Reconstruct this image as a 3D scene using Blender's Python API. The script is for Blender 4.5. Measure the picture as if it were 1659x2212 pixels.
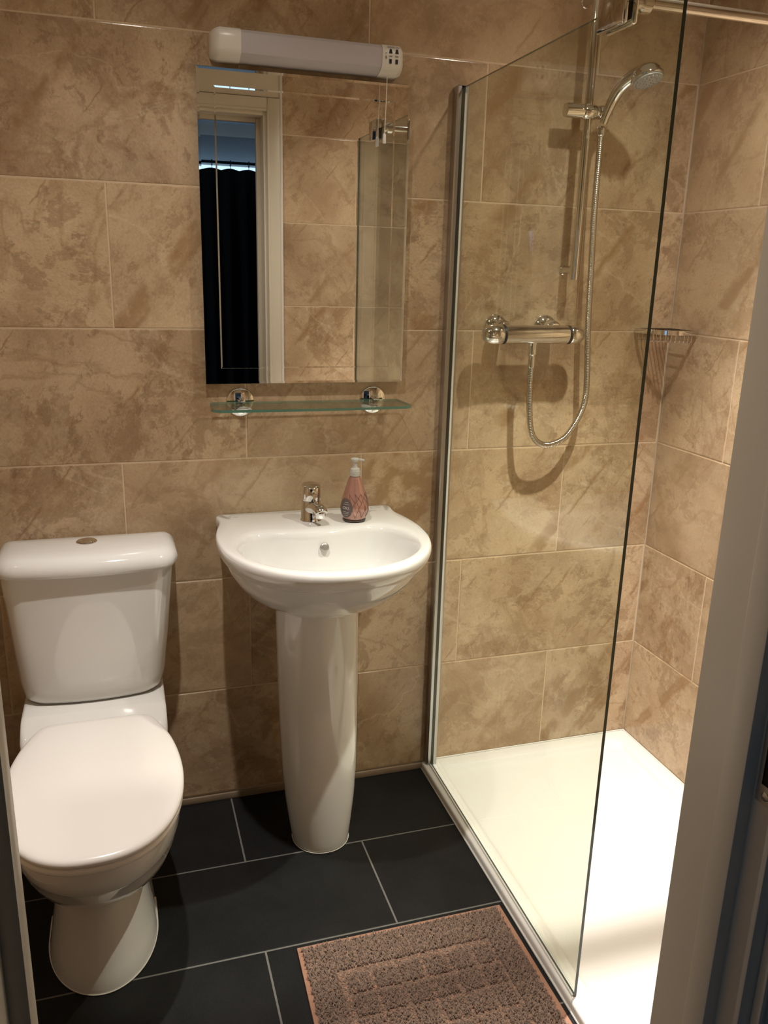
import bpy, bmesh, math, random
from math import sin, cos, pi, radians
from mathutils import Vector, Matrix

for o in list(bpy.data.objects):
    bpy.data.objects.remove(o)
SC = bpy.context.scene
COL = SC.collection
random.seed(7)

# ------------------------------------------------------------------ camera
cam_d = bpy.data.cameras.new('camera')
cam = bpy.data.objects.new('camera', cam_d)
COL.objects.link(cam)
cam_d.sensor_fit = 'VERTICAL'
cam_d.sensor_height = 36.0
cam_d.lens = 1803.0 / 2212.0 * 36.0
cam_d.clip_start = 0.02
ya, pit, rol = -0.3108, 1.2912, 0.0271
Rm = Matrix.Rotation(ya, 3, 'Z') @ Matrix.Rotation(pit, 3, 'X') @ Matrix.Rotation(rol, 3, 'Z')
cam.matrix_world = Matrix.Translation((0.0035, -1.9705, 1.3677)) @ Rm.to_4x4()
SC.camera = cam

# ------------------------------------------------------------------ exposure, world
SC.view_settings.view_transform = 'Standard'
SC.view_settings.look = 'None'
SC.view_settings.gamma = 1.0
SC.view_settings.use_curve_mapping = False
SC.view_settings.exposure = 0.0
world = bpy.data.worlds.new('world')
SC.world = world
world.use_nodes = True
world.node_tree.nodes['Background'].inputs[0].default_value = (0.45, 0.62, 0.9, 1)
world.node_tree.nodes['Background'].inputs[1].default_value = 2.2

LAMP_COLOR = (1.0, 0.938, 0.868)
CEIL = 2.25
BCEIL = 2.315
LAMPS = [(0.09, -0.69, 26.0, 72.0, 64), (1.05, -0.665, 29.0, 270.0, 70)]     # x, y, watts of the wide spill and of the central beam of each ceiling downlight


def area_light(name, loc, rot, sx, sy, power, color):
    l = bpy.data.lights.new(name, 'AREA')
    l.shape = 'RECTANGLE'
    l.size, l.size_y, l.energy, l.color = sx, sy, power, color
    o = bpy.data.objects.new(name, l)
    o.location = loc
    o.rotation_euler = rot
    COL.objects.link(o)
    return o


# bedroom light: an unseen blue fill added left of the doorway for the jamb edges, and the strip of window above the curtain
area_light('bedroom_blue_fill', (-1.15, -3.0, 1.12), (0, radians(-80), 0), 1.1, 1.0, 3.2, (0.42, 0.62, 1.0))
area_light('curtain_window_daylight', (0.85, -4.325, 2.035), (radians(207), 0, 0), 2.0, 0.03, 0.40, (0.5, 0.75, 1.0))


# ------------------------------------------------------------------ helpers
ORG = {}


def orgof(p):
    return ORG.get(p.name, Vector((0, 0, 0))) if p else Vector((0, 0, 0))


def obj(name, bm, mats, parent=None, kind=None, label=None, sharp=35, smooth=True):
    me = bpy.data.meshes.new(name)
    bmesh.ops.recalc_face_normals(bm, faces=bm.faces[:])
    og = orgof(parent)
    if og.length > 0:
        bmesh.ops.translate(bm, verts=bm.verts[:], vec=-og)
    bm.to_mesh(me)
    bm.free()
    if smooth:
        me.shade_smooth()
        me.set_sharp_from_angle(angle=radians(sharp))
    for m in (mats if isinstance(mats, (list, tuple)) else [mats]):
        me.materials.append(m)
    o = bpy.data.objects.new(name, me)
    COL.objects.link(o)
    if parent:
        o.parent = parent
        ORG[o.name] = og
    if kind:
        o['kind'] = kind
    if label:
        o['label'] = label
    return o


def thing(name, loc, label=None, cat=None, kind=None, group=None):
    o = bpy.data.objects.new(name, None)
    o.empty_display_size = 0.05
    o.location = loc
    COL.objects.link(o)
    ORG[o.name] = Vector(loc)
    if label:
        o['label'] = label
    if cat:
        o['category'] = cat
    if kind:
        o['kind'] = kind
    if group:
        o['group'] = group
    return o


def box(bm, x0, x1, y0, y1, z0, z1, bev=0.0, seg=2, mat=0):
    r = bmesh.ops.create_cube(bm, size=1)
    vs = r['verts']
    bmesh.ops.scale(bm, vec=(x1 - x0, y1 - y0, z1 - z0), verts=vs)
    bmesh.ops.translate(bm, vec=((x0 + x1) / 2, (y0 + y1) / 2, (z0 + z1) / 2), verts=vs)
    fs = set(f for v in vs for f in v.link_faces)
    for f in fs:
        f.material_index = mat
    if bev > 0:
        es = list(set(e for v in vs for e in v.link_edges))
        rb = bmesh.ops.bevel(bm, geom=es, offset=bev, segments=seg, profile=0.5, affect='EDGES', clamp_overlap=True)
        for f in rb['faces']:
            f.material_index = mat
    return vs


def B():
    return bmesh.new()


def boxo(name, dims, mat, parent=None, bev=0.0, **k):
    bm = B()
    box(bm, *dims, bev=bev)
    return obj(name, bm, mat, parent, **k)


def loft(bm, rings, cap0=True, cap1=True, closed=False, mat=0):
    V = [[bm.verts.new(p) for p in r] for r in rings]
    n = len(V[0])
    last = len(V) if closed else len(V) - 1
    for i in range(last):
        a, b = V[i], V[(i + 1) % len(V)]
        for j in range(n):
            f = bm.faces.new((a[j], a[(j + 1) % n], b[(j + 1) % n], b[j]))
            f.material_index = mat
    if cap0 and not closed:
        bm.faces.new(list(reversed(V[0]))).material_index = mat
    if cap1 and not closed:
        bm.faces.new(V[-1]).material_index = mat
    return V


def lathe(bm, prof, origin, axis='Z', n=40, mat=0, cap0=True, cap1=True):
    """prof: (radius, height) along axis from origin"""
    M = {'Z': Matrix.Identity(3), 'X': Matrix(((0, 0, 1), (0, 1, 0), (-1, 0, 0))),
         '-Y': Matrix(((1, 0, 0), (0, 0, -1), (0, 1, 0)))}[axis] if isinstance(axis, str) else axis
    o = Vector(origin)
    rings = []
    for r, h in prof:
        rings.append([o + M @ Vector((max(r, 1e-5) * cos(2 * pi * k / n), max(r, 1e-5) * sin(2 * pi * k / n), h)) for k in range(n)])
    return loft(bm, rings, cap0, cap1, mat=mat)


def axis_matrix(d):
    d = Vector(d).normalized()
    return d.to_track_quat('Z', 'Y').to_matrix()


def tube(bm, pts, rad, n=12, cap=True, mat=0):
    """rad: float or list; optional elliptical not needed"""
    P = [Vector(p) for p in pts]
    if not isinstance(rad, (list, tuple)):
        rad = [rad] * len(P)
    T = []
    for i in range(len(P)):
        a = P[max(i - 1, 0)]
        b = P[min(i + 1, len(P) - 1)]
        T.append((b - a).normalized())
    u = T[0].orthogonal().normalized()
    rings = []
    for i, p in enumerate(P):
        u = (u - T[i] * u.dot(T[i])).normalized()
        v = T[i].cross(u)
        rings.append([p + (u * cos(2 * pi * k / n) + v * sin(2 * pi * k / n)) * rad[i] for k in range(n)])
    return loft(bm, rings, cap, cap, mat=mat)


def catmull(pts, m=8, closed=False):
    P = [Vector(p) for p in pts]
    n = len(P)
    out = []
    rng = n if closed else n - 1
    for i in range(rng):
        if closed:
            p0, p1, p2, p3 = P[(i - 1) % n], P[i], P[(i + 1) % n], P[(i + 2) % n]
        else:
            p0, p1, p2, p3 = P[max(i - 1, 0)], P[i], P[i + 1], P[min(i + 2, n - 1)]
        for k in range(m):
            t = k / m
            out.append(0.5 * ((2 * p1) + (p2 - p0) * t + (2 * p0 - 5 * p1 + 4 * p2 - p3) * t * t + (3 * p1 - p0 - 3 * p2 + p3) * t ** 3))
    if not closed:
        out.append(P[-1])
    return out


def resample(P, n, closed=True):
    """even arc length"""
    Q = P + [P[0]] if closed else P
    L = [0]
    for a, b in zip(Q, Q[1:]):
        L.append(L[-1] + (b - a).length)
    out = []
    j = 0
    for k in range(n):
        s = L[-1] * k / (n if closed else n - 1)
        while j < len(L) - 2 and L[j + 1] < s:
            j += 1
        t = (s - L[j]) / max(L[j + 1] - L[j], 1e-9)
        out.append(Q[j].lerp(Q[j + 1], min(t, 1)))
    return out


def rrect(cx, cy, hx, hy, r, z, n=6):
    out = []
    for sx, sy, a0 in ((1, 1, 0), (-1, 1, 90), (-1, -1, 180), (1, -1, 270)):
        for k in range(n + 1):
            a = radians(a0 + 90 * k / n)
            out.append(Vector((cx + sx * (hx - r) + r * cos(a), cy + sy * (hy - r) + r * sin(a), z)))
    return out


def text(name, s, size, loc, M, mat, parent, extrude=0.0002, align='CENTER'):
    c = bpy.data.curves.new(name, 'FONT')
    c.body = s
    c.size = size
    c.align_x = align
    c.align_y = 'CENTER'
    c.extrude = extrude
    t = bpy.data.objects.new(name + '_tmp', c)
    COL.objects.link(t)
    bpy.context.view_layer.update()
    me = bpy.data.meshes.new_from_object(t.evaluated_get(bpy.context.evaluated_depsgraph_get()))
    bpy.data.objects.remove(t)
    me.materials.clear()
    me.materials.append(mat)
    o = bpy.data.objects.new(name, me)
    me.transform(Matrix.Translation(Vector(loc) - orgof(parent)) @ M.to_4x4())
    COL.objects.link(o)
    if parent:
        o.parent = parent
        ORG[o.name] = orgof(parent)
    return o


# ------------------------------------------------------------------ materials
def mat_new(name):
    m = bpy.data.materials.new(name)
    m.use_nodes = True
    nt = m.node_tree
    b = nt.nodes['Principled BSDF']
    return m, nt, b


def simple(name, col, rough=0.5, metal=0.0, spec=0.5, coat=0.0, noise=0.0, nscale=20.0, bump=0.0, bscale=200.0, trans=0.0, alpha=1.0):
    m, nt, b = mat_new(name)
    b.inputs['Base Color'].default_value = (*col, 1)
    b.inputs['Roughness'].default_value = rough
    b.inputs['Metallic'].default_value = metal
    b.inputs['Specular IOR Level'].default_value = spec
    b.inputs['Coat Weight'].default_value = coat
    b.inputs['Coat Roughness'].default_value = 0.04
    b.inputs['Transmission Weight'].default_value = trans
    tc = nt.nodes.new('ShaderNodeTexCoord')
    if noise > 0:
        n = nt.nodes.new('ShaderNodeTexNoise')
        n.inputs['Scale'].default_value = nscale
        n.inputs['Detail'].default_value = 6
        nt.links.new(tc.outputs['Object'], n.inputs['Vector'])
        mx = nt.nodes.new('ShaderNodeMix')
        mx.data_type = 'RGBA'
        mx.inputs[6].default_value = (*[c * (1 - noise) for c in col], 1)
        mx.inputs[7].default_value = (*[min(1, c * (1 + noise)) for c in col], 1)
        nt.links.new(n.outputs['Fac'], mx.inputs[0])
        nt.links.new(mx.outputs[2], b.inputs['Base Color'])
    if bump > 0:
        n = nt.nodes.new('ShaderNodeTexNoise')
        n.inputs['Scale'].default_value = bscale
        n.inputs['Detail'].default_value = 4
        nt.links.new(tc.outputs['Object'], n.inputs['Vector'])
        bp = nt.nodes.new('ShaderNodeBump')
        bp.inputs['Strength'].default_value = bump
        bp.inputs['Distance'].default_value = 0.002
        nt.links.new(n.outputs['Fac'], bp.inputs['Height'])
        nt.links.new(bp.outputs[0], b.inputs['Normal'])
    return m


def ramp(nt, fac, stops, interp='LINEAR'):
    r = nt.nodes.new('ShaderNodeValToRGB')
    r.color_ramp.interpolation = interp
    els = r.color_ramp.elements
    while len(els) < len(stops):
        els.new(0.5)
    for e, (p, c) in zip(els, stops):
        e.position = p
        e.color = (*c, 1) if len(c) == 3 else c
    nt.links.new(fac, r.inputs[0])
    return r.outputs[0]


def mixc(nt, fac, a, b, mode='MIX'):
    m = nt.nodes.new('ShaderNodeMix')
    m.data_type = 'RGBA'
    m.blend_type = mode
    for i, s in ((0, fac), (6, a), (7, b)):
        if hasattr(s, 'links') or hasattr(s, 'is_linked'):
            nt.links.new(s, m.inputs[i])
        elif i == 0:
            m.inputs[0].default_value = s
        else:
            m.inputs[i].default_value = (*s, 1)
    return m.outputs[2]


def noise(nt, vec, scale, detail=6, rough=0.55, dist=0.0, lac=2.0):
    n = nt.nodes.new('ShaderNodeTexNoise')
    n.inputs['Scale'].default_value = scale
    n.inputs['Detail'].default_value = detail
    n.inputs['Roughness'].default_value = rough
    n.inputs['Distortion'].default_value = dist
    n.inputs['Lacunarity'].default_value = lac
    nt.links.new(vec, n.inputs['Vector'])
    return n.outputs['Fac']


def W(v):
    return (v, v, v)


def stone_tile():
    """glazed beige-brown slate-effect wall tile; every tile samples its own piece of the pattern"""
    m, nt, b = mat_new('beige_stone_tile')
    tc = nt.nodes.new('ShaderNodeTexCoord')
    at = nt.nodes.new('ShaderNodeAttribute')
    at.attribute_name = 'tile_rand'
    sc = nt.nodes.new('ShaderNodeVectorMath')
    sc.operation = 'SCALE'
    sc.inputs[3].default_value = 37.0
    nt.links.new(at.outputs['Vector'], sc.inputs[0])
    ad = nt.nodes.new('ShaderNodeVectorMath')
    ad.operation = 'ADD'
    nt.links.new(tc.outputs['Object'], ad.inputs[0])
    nt.links.new(sc.outputs[0], ad.inputs[1])
    # slant the pattern: every tile turned a little, features stretched along a diagonal
    vr = nt.nodes.new('ShaderNodeVectorRotate')
    vr.rotation_type = 'AXIS_ANGLE'
    vr.inputs['Axis'].default_value = (0.6, 0.75, 0.2)
    an = nt.nodes.new('ShaderNodeMath')
    an.operation = 'MULTIPLY'
    an.inputs[1].default_value = 6.28
    sx = nt.nodes.new('ShaderNodeSeparateXYZ')
    nt.links.new(at.outputs['Vector'], sx.inputs[0])
    nt.links.new(sx.outputs[0], an.inputs[0])
    nt.links.new(ad.outputs[0], vr.inputs['Vector'])
    nt.links.new(an.outputs[0], vr.inputs['Angle'])
    mp = nt.nodes.new('ShaderNodeMapping')
    mp.inputs['Scale'].default_value = (1.0, 1.0, 1.45)
    nt.links.new(vr.outputs[0], mp.inputs['Vector'])
    v = mp.outputs[0]
    base = ramp(nt, noise(nt, v, 4.0, 5, 0.55, 0.0), [(0.32, (0.39, 0.280, 0.175)), (0.5, (0.49, 0.364, 0.236)), (0.68, (0.565, 0.434, 0.292))])
    # broad soft brown clouds
    big = noise(nt, v, 3.6, 7, 0.60, 0.15)
    c = mixc(nt, ramp(nt, big, [(0.47, W(0)), (0.62, W(0.5))]), base, (0.30, 0.186, 0.112))
    # crisp-edged flakes inside the clouds
    pat = noise(nt, v, 6.5, 14, 0.74, 0.25)
    c = mixc(nt, ramp(nt, pat, [(0.53, W(0)), (0.548, W(0.42)), (0.60, W(0.5)), (0.66, W(0.2))]), c, (0.25, 0.158, 0.088))
    pa2 = noise(nt, v, 11.0, 12, 0.78, 0.35)
    c = mixc(nt, ramp(nt, pa2, [(0.56, W(0)), (0.572, W(0.45))]), c, (0.22, 0.135, 0.075))
    # pale chalky flakes
    pal = noise(nt, v, 5.0, 12, 0.70, 0.3)
    c = mixc(nt, ramp(nt, pal, [(0.53, W(0)), (0.545, W(0.30)), (0.62, W(0.45))]), c, (0.55, 0.435, 0.30))
    grn = noise(nt, v, 26, 8, 0.75, 0.2)
    c = mixc(nt, ramp(nt, grn, [(0.30, W(0.45)), (0.42, W(0)), (1.0, W(0))]), c, (0.24, 0.155, 0.09))
    # straight diagonal veins
    vm = nt.nodes.new('ShaderNodeMapping')
    vm.inputs['Scale'].default_value = (1.0, 1.0, 0.35)
    nt.links.new(vr.outputs[0], vm.inputs['Vector'])
    vn = noise(nt, vm.outputs[0], 3.4, 6, 0.5, 0.25)
    c = mixc(nt, ramp(nt, vn, [(0.493, W(0)), (0.5, W(0.40)), (0.507, W(0))]), c, (0.60, 0.49, 0.35))
    vd = noise(nt, vm.outputs[0], 2.3, 7, 0.55, 0.4)
    c = mixc(nt, ramp(nt, vd, [(0.487, W(0)), (0.5, W(0.40)), (0.513, W(0))]), c, (0.27, 0.165, 0.085))
    fin = noise(nt, v, 170, 3, 0.6)
    c = mixc(nt, 0.22, c, mixc(nt, 1.0, c, ramp(nt, fin, [(0.3, W(0.55)), (0.7, W(1.45))]), 'MULTIPLY'))
    # long straight diagonal cracks, broken up by a mask
    nd = nt.nodes.new('ShaderNodeVectorMath')
    nd.operation = 'DOT_PRODUCT'
    nd.inputs[1].default_value = (-0.79, 0.79, 0.61)
    nt.links.new(ad.outputs[0], nd.inputs[0])
    wob = nt.nodes.new('ShaderNodeMath')
    wob.operation = 'MULTIPLY_ADD'
    wob.inputs[1].default_value = 0.030
    nt.links.new(noise(nt, v, 16, 6, 0.65), wob.inputs[0])
    nt.links.new(nd.outputs['Value'], wob.inputs[2])
    cx_ = nt.nodes.new('ShaderNodeCombineXYZ')
    nt.links.new(wob.outputs[0], cx_.inputs[0])
    ln = noise(nt, cx_.outputs[0], 5.5, 1, 0.4)
    lm = ramp(nt, ln, [(0.487, W(0)), (0.5, W(1)), (0.505, W(0))])
    mk = ramp(nt, noise(nt, v, 8, 4, 0.6), [(0.47, W(0)), (0.56, W(0.75))])
    c = mixc(nt, mixc(nt, 1.0, lm, mk, 'MULTIPLY'), c, (0.27, 0.155, 0.07))
    # some tiles are printed pale and quiet, others heavily clouded
    quiet = ramp(nt, sx.outputs[2], [(0.0, W(0.0)), (0.45, W(0.08)), (1.0, W(0.45))])
    c = mixc(nt, quiet, c, base)
    # whole-tile tone differences
    tone = ramp(nt, sx.outputs[1], [(0, (0.98, 0.965, 0.93)), (1, (1.20, 1.19, 1.15))])
    c = mixc(nt, 1.0, c, tone, 'MULTIPLY')
    nt.links.new(c, b.inputs['Base Color'])
    b.inputs['Roughness'].default_value = 0.16
    b.inputs['Specular IOR Level'].default_value = 0.45
    bp = nt.nodes.new('ShaderNodeBump')
    bp.inputs['Strength'].default_value = 0.16
    bp.inputs['Distance'].default_value = 0.004
    nt.links.new(noise(nt, v, 9.0, 6, 0.6, 0.9), bp.inputs['Height'])
    nt.links.new(bp.outputs[0], b.inputs['Normal'])
    return m


def glass_mat(name, tint, green=0.0, refl=1.0):
    """thin clear glass: see-through tint plus Schlick mirror reflection, the same for every ray"""
    m = bpy.data.materials.new(name)
    m.use_nodes = True
    nt = m.node_tree
    nt.nodes.remove(nt.nodes['Principled BSDF'])
    out = nt.nodes['Material Output']
    tr = nt.nodes.new('ShaderNodeBsdfTransparent')
    tr.inputs[0].default_value = (*tint, 1)
    gl = nt.nodes.new('ShaderNodeBsdfGlossy')
    gl.inputs['Roughness'].default_value = 0.0
    lw = nt.nodes.new('ShaderNodeLayerWeight')
    pw = nt.nodes.new('ShaderNodeMath')
    pw.operation = 'POWER'
    pw.inputs[1].default_value = 5.0
    nt.links.new(lw.outputs['Facing'], pw.inputs[0])
    ma = nt.nodes.new('ShaderNodeMath')
    ma.operation = 'MULTIPLY_ADD'
    ma.inputs[1].default_value = 0.95
    ma.inputs[2].default_value = 0.045 * refl
    nt.links.new(pw.outputs[0], ma.inputs[0])
    mx = nt.nodes.new('ShaderNodeMixShader')
    nt.links.new(ma.outputs[0], mx.inputs[0])
    nt.links.new(tr.outputs[0], mx.inputs[1])
    nt.links.new(gl.outputs[0], mx.inputs[2])
    nt.links.new(mx.outputs[0], out.inputs['Surface'])
    return m


M_tile = stone_tile()
M_grout = simple('cream_grout', (0.64, 0.50, 0.34), 0.8, noise=0.1, nscale=60)
M_ceram = simple('white_ceramic', (0.735, 0.728, 0.705), 0.07, spec=0.55, coat=0.4)
M_seat = simple('white_seat_plastic', (0.84, 0.81, 0.775), 0.22, spec=0.5)
M_tray = simple('white_tray', (0.78, 0.76, 0.715), 0.22, spec=0.4)
M_chrome = simple('chrome', (0.78, 0.77, 0.75), 0.06, metal=1.0)
M_chrome_sat = simple('chrome_hose', (0.62, 0.59, 0.54), 0.16, metal=1.0)
M_mirror = simple('mirror_silver', (0.86, 0.87, 0.86), 0.0, metal=1.0)
M_alu = simple('satin_aluminium', (0.55, 0.55, 0.54), 0.28, metal=1.0)
M_glass = glass_mat('clear_glass', (0.925, 0.948, 0.900))
M_shelfglass = glass_mat('shelf_glass', (0.95, 0.975, 0.955))
M_gedge = simple('green_glass_edge', (0.012, 0.035, 0.028), 0.12, spec=0.6)
M_gedge_l = simple('shelf_glass_edge', (0.09, 0.19, 0.14), 0.12, spec=0.6)
M_black = simple('black_rubber', (0.015, 0.015, 0.015), 0.45)
M_hole = simple('black_hole', (0.01, 0.01, 0.01), 0.7)
M_paint = simple('cream_gloss_paint', (0.66, 0.60, 0.48), 0.32, spec=0.4, bump=0.08, bscale=60)
M_ceiling = simple('white_ceiling_paint', (0.74, 0.70, 0.62), 0.8)
M_bedwall = simple('pale_blue_grey_paint', (0.50, 0.54, 0.57), 0.85)
M_floorb = simple('bedroom_carpet_grey', (0.16, 0.15, 0.15), 0.95)
M_plastic = simple('white_plastic', (0.74, 0.71, 0.65), 0.3)
M_diff = simple('lilac_grey_diffuser', (0.50, 0.475, 0.50), 0.34)
M_ink = simple('grey_print', (0.07, 0.065, 0.06), 0.6)
M_curtain = simple('black_curtain_cloth', (0.030, 0.027, 0.025), 0.9, bump=0.2, bscale=300)
M_rod = simple('dark_steel_rod', (0.06, 0.08, 0.09), 0.35, metal=0.6)
M_seal = simple('white_silicone', (0.74, 0.72, 0.66), 0.4)
M_strip = simple('beige_stone_strip', (0.28, 0.21, 0.145), 0.3, noise=0.2, nscale=25)


def floor_mat():
    m, nt, b = mat_new('charcoal_floor_tile')
    tc = nt.nodes.new('ShaderNodeTexCoord')
    c = ramp(nt, noise(nt, tc.outputs['Object'], 7, 8, 0.65, 0.3), [(0.3, (0.006, 0.0063, 0.007)), (0.7, (0.013, 0.0133, 0.014))])
    c = mixc(nt, ramp(nt, noise(nt, tc.outputs['Object'], 260, 3, 0.6), [(0.45, W(0)), (0.7, W(0.25))]), c, (0.028, 0.028, 0.028))
    nt.links.new(c, b.inputs['Base Color'])
    b.inputs['Roughness'].default_value = 0.48
    b.inputs['Specular IOR Level'].default_value = 0.22
    bp = nt.nodes.new('ShaderNodeBump')
    bp.inputs['Strength'].default_value = 0.25
    bp.inputs['Distance'].default_value = 0.001
    nt.links.new(noise(nt, tc.outputs['Object'], 60, 6, 0.6), bp.inputs['Height'])
    nt.links.new(bp.outputs[0], b.inputs['Normal'])
    return m


M_floor = floor_mat()
M_fgrout = simple('grey_floor_grout', (0.15, 0.145, 0.135), 0.85, noise=0.2, nscale=80)


# ------------------------------------------------------------------ tiled surfaces (real slabs with joints)
TH, TW = 0.303, 0.5734
Z1 = 0.3239                                # height of the first grout line


def tiled(name, org, U, V, N, u0, u1, rows, joint0, joint1, pitch=TW, j=0.0034, mats=None, depth=0.0011, bev=0.0016, seed=1, parent=None):
    """rows: list of (v_lo, v_hi, parity). org + u*U + v*V; surface lies on the N side; grout is set back"""
    rnd = random.Random(seed)
    org, U, V, N = Vector(org), Vector(U), Vector(V), Vector(N)
    bm = B()
    lay = bm.faces.layers.float_vector.new('tile_rand')

    def P(u, v, d):
        return bm.verts.new(org + U * u + V * v + N * d)
    v_lo, v_hi = rows[0][0], rows[-1][1]
    q = [P(u0, v_lo, -depth), P(u1, v_lo, -depth), P(u1, v_hi, -depth), P(u0, v_hi, -depth)]
    f = bm.faces.new(q)
    f.material_index = 1
    for (a, b_, par) in rows:
        s = joint1 if par else joint0
        k = math.floor((u0 - s) / pitch)
        while s + k * pitch < u1:
            x0, x1 = max(u0, s + k * pitch), min(u1, s + (k + 1) * pitch)
            k += 1
            if x1 - x0 < 0.012:
                continue
            h = j / 2
            e0, e1, e2, e3 = x0 + h, x1 - h, a + h, b_ - h
            ou = [P(e0, e2, -depth), P(e1, e2, -depth), P(e1, e3, -depth), P(e0, e3, -depth)]
            mi = [P(e0 + bev * .5, e2 + bev * .5, -depth * 0.25), P(e1 - bev * .5, e2 + bev * .5, -depth * 0.25), P(e1 - bev * .5, e3 - bev * .5, -depth * 0.25), P(e0 + bev * .5, e3 - bev * .5, -depth * 0.25)]
            w = bev * 1.6
            inn = [P(e0 + w, e2 + w, 0), P(e1 - w, e2 + w, 0), P(e1 - w, e3 - w, 0), P(e0 + w, e3 - w, 0)]
            rv = Vector((rnd.random(), rnd.random(), rnd.random()))
            fs = [bm.faces.new(inn)]
            for i in range(4):
                fs.append(bm.faces.new((ou[i], ou[(i + 1) % 4], mi[(i + 1) % 4], mi[i])))
                fs.append(bm.faces.new((mi[i], mi[(i + 1) % 4], inn[(i + 1) % 4], inn[i])))
            for f in fs:
                f[lay] = rv
    # orient all to N
    bm.normal_update()
    for f in bm.faces:
        if f.normal.dot(N) < 0:
            f.normal_flip()
    me = bpy.data.meshes.new(name)
    bm.to_mesh(me)
    bm.free()
    for mm in (mats or [M_tile, M_grout]):
        me.materials.append(mm)
    o = bpy.data.objects.new(name, me)
    COL.objects.link(o)
    o['kind'] = 'structure'
    return o


rows = [(0.0209 + k * TH, 0.0209 + (k + 1) * TH, (k % 2) == 1) for k in range(7)] + [(Z1 + 6 * TH + 0.0001, CEIL, True)]
rows = [r for r in rows if r[1] - r[0] > 0.01]
XL, XR = -0.42, 1.437
YF = -1.33                                  # bathroom face of the door wall
YO = -1.454                                 # bedroom face of the door wall
OX0, OX1, OZ = -0.1015, 0.553, 1.898        # door opening

# rows k=0 (L0-L1) joints like row6-7 (A)...; odd rows (L1-L2, L3-L4, L5-L6) are shifted half a tile
tiled('wall_back', (0, 0, 0), (1, 0, 0), (0, 0, 1), (0, -1, 0), XL, XR, rows, 0.0, TW / 2, seed=11)
tiled('wall_right', (XR, 0, 0), (0, 1, 0), (0, 0, 1), (-1, 0, 0), YF, 0, rows, 0.0137, -0.273, seed=21)
tiled('wall_left', (XL, 0, 0), (0, 1, 0), (0, 0, 1), (1, 0, 0), YF, 0, rows, 0.1, -0.187, seed=31)
rows_f = [(a, b, p) for a, b, p in rows]
tiled('wall_front', (0, YF, 0), (1, 0, 0), (0, 0, 1), (0, 1, 0), 0.622, XR, rows_f, 0.905 - TW / 2, 0.905, seed=41)
tiled('wall_front', (0, YF, 0), (1, 0, 0), (0, 0, 1), (0, 1, 0), XL, -0.17, rows_f, 0.905, 0.905 - TW / 2, seed=42)

# floor: rows of 0.2857 m, staggered
fy = [-0.2655, -0.5512, -0.8369, -1.1226, -1.33]
frows = [(0, 0.2655, 0), (0.2655, 0.5512, 1), (0.5512, 0.8369, 0), (0.8369, 1.1226, 1), (1.1226, 1.454, 0)]
tiled('floor', (0, 0, 0), (1, 0, 0), (0, -1, 0), (0, 0, 1), XL, XR, frows, 0.226, 0.516, pitch=0.588, j=0.0042, mats=[M_floor, M_fgrout], depth=0.0008, bev=0.0007, seed=5)
boxo('ceiling', (XL, XR, YO, 0.0, CEIL, CEIL + 0.05), M_ceiling, kind='structure', smooth=False)

# stone strip along the foot of the back wall
bm = B()
box(bm, XL, 0.768, -0.007, -0.0005, 0.0, 0.0185, bev=0.002)
obj('baseboard_back', bm, M_strip, kind='structure')

# backing blocks of the walls
bm = B()
box(bm, XL - .1, XR + .1, 0.003, 0.1, -0.05, CEIL + .05)
box(bm, XR + .003, XR + .1, YO, 0.003, -0.05, CEIL + .05)
box(bm, XL - .1, XL - .003, YO, 0.003, -0.05, CEIL + .05)
box(bm, XL - .1, XR + .1, YO, 0.003, -0.08, -0.004)
obj('wall_masonry', bm, M_paint, kind='structure', smooth=False)
bm = B()
box(bm, OX1 + 0.028, XR + 0.1, YO, YF - 0.002, 0, CEIL + 0.2)
box(bm, -1.2, OX0 - 0.028, YO, YF - 0.002, 0, CEIL + 0.2)
box(bm, OX0 - 0.028, OX1 + 0.028, YO, YF - 0.002, OZ + 0.028, CEIL + 0.2)
box(bm, XR + 0.1, 2.6, YO, YF - 0.002, 0, CEIL + 0.2)
obj('wall_partition', bm, M_bedwall, kind='structure', smooth=False)
# painted plaster over the door, bathroom side
bm = B()
box(bm, -0.17, 0.622, YF - 0.002, YF + 0.004, OZ + 0.06, CEIL, bev=0.001)
obj('wall_overdoor', bm, M_paint, kind='structure')
# white tile trim beside the door
boxo('trim_1', (0.613, 0.623, YF, YF + 0.009, 0, CEIL), M_plastic, bev=0.002, kind='structure')
boxo('trim_2', (-0.171, -0.161, YF, YF + 0.009, 0, CEIL), M_plastic, bev=0.002, kind='structure')

# ------------------------------------------------------------------ door frame
df = thing('door_1', (0.22, -1.39, 0), 'cream painted door frame the photo looks through', None, kind='structure')


def frame_piece(x0, x1, y0, y1, z0, z1, name, bev=0.0025, mat=M_paint):
    return boxo(name, (x0, x1, y0, y1, z0, z1), mat, df, bev=bev)


frame_piece(OX1, OX1 + 0.030, YO + .0005, YF + .0005, 0, OZ + .026, 'lining')
frame_piece(OX0 - 0.030, OX0, YO + .0005, YF + .0005, 0, OZ + .026, 'lining')
frame_piece(OX0 - .001, OX1 + .001, YO + .0005, YF + .0005, OZ, OZ + .030, 'lining')
frame_piece(OX1 - 0.015, OX1 + 0.001, -1.425, -1.395, 0, OZ, 'door_stop')
frame_piece(OX0 - 0.001, OX0 + 0.015, -1.425, -1.395, 0, OZ, 'door_stop')
frame_piece(OX0 + .015, OX1 - .015, -1.425, -1.395, OZ - 0.015, OZ + .001, 'door_stop')


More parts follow.
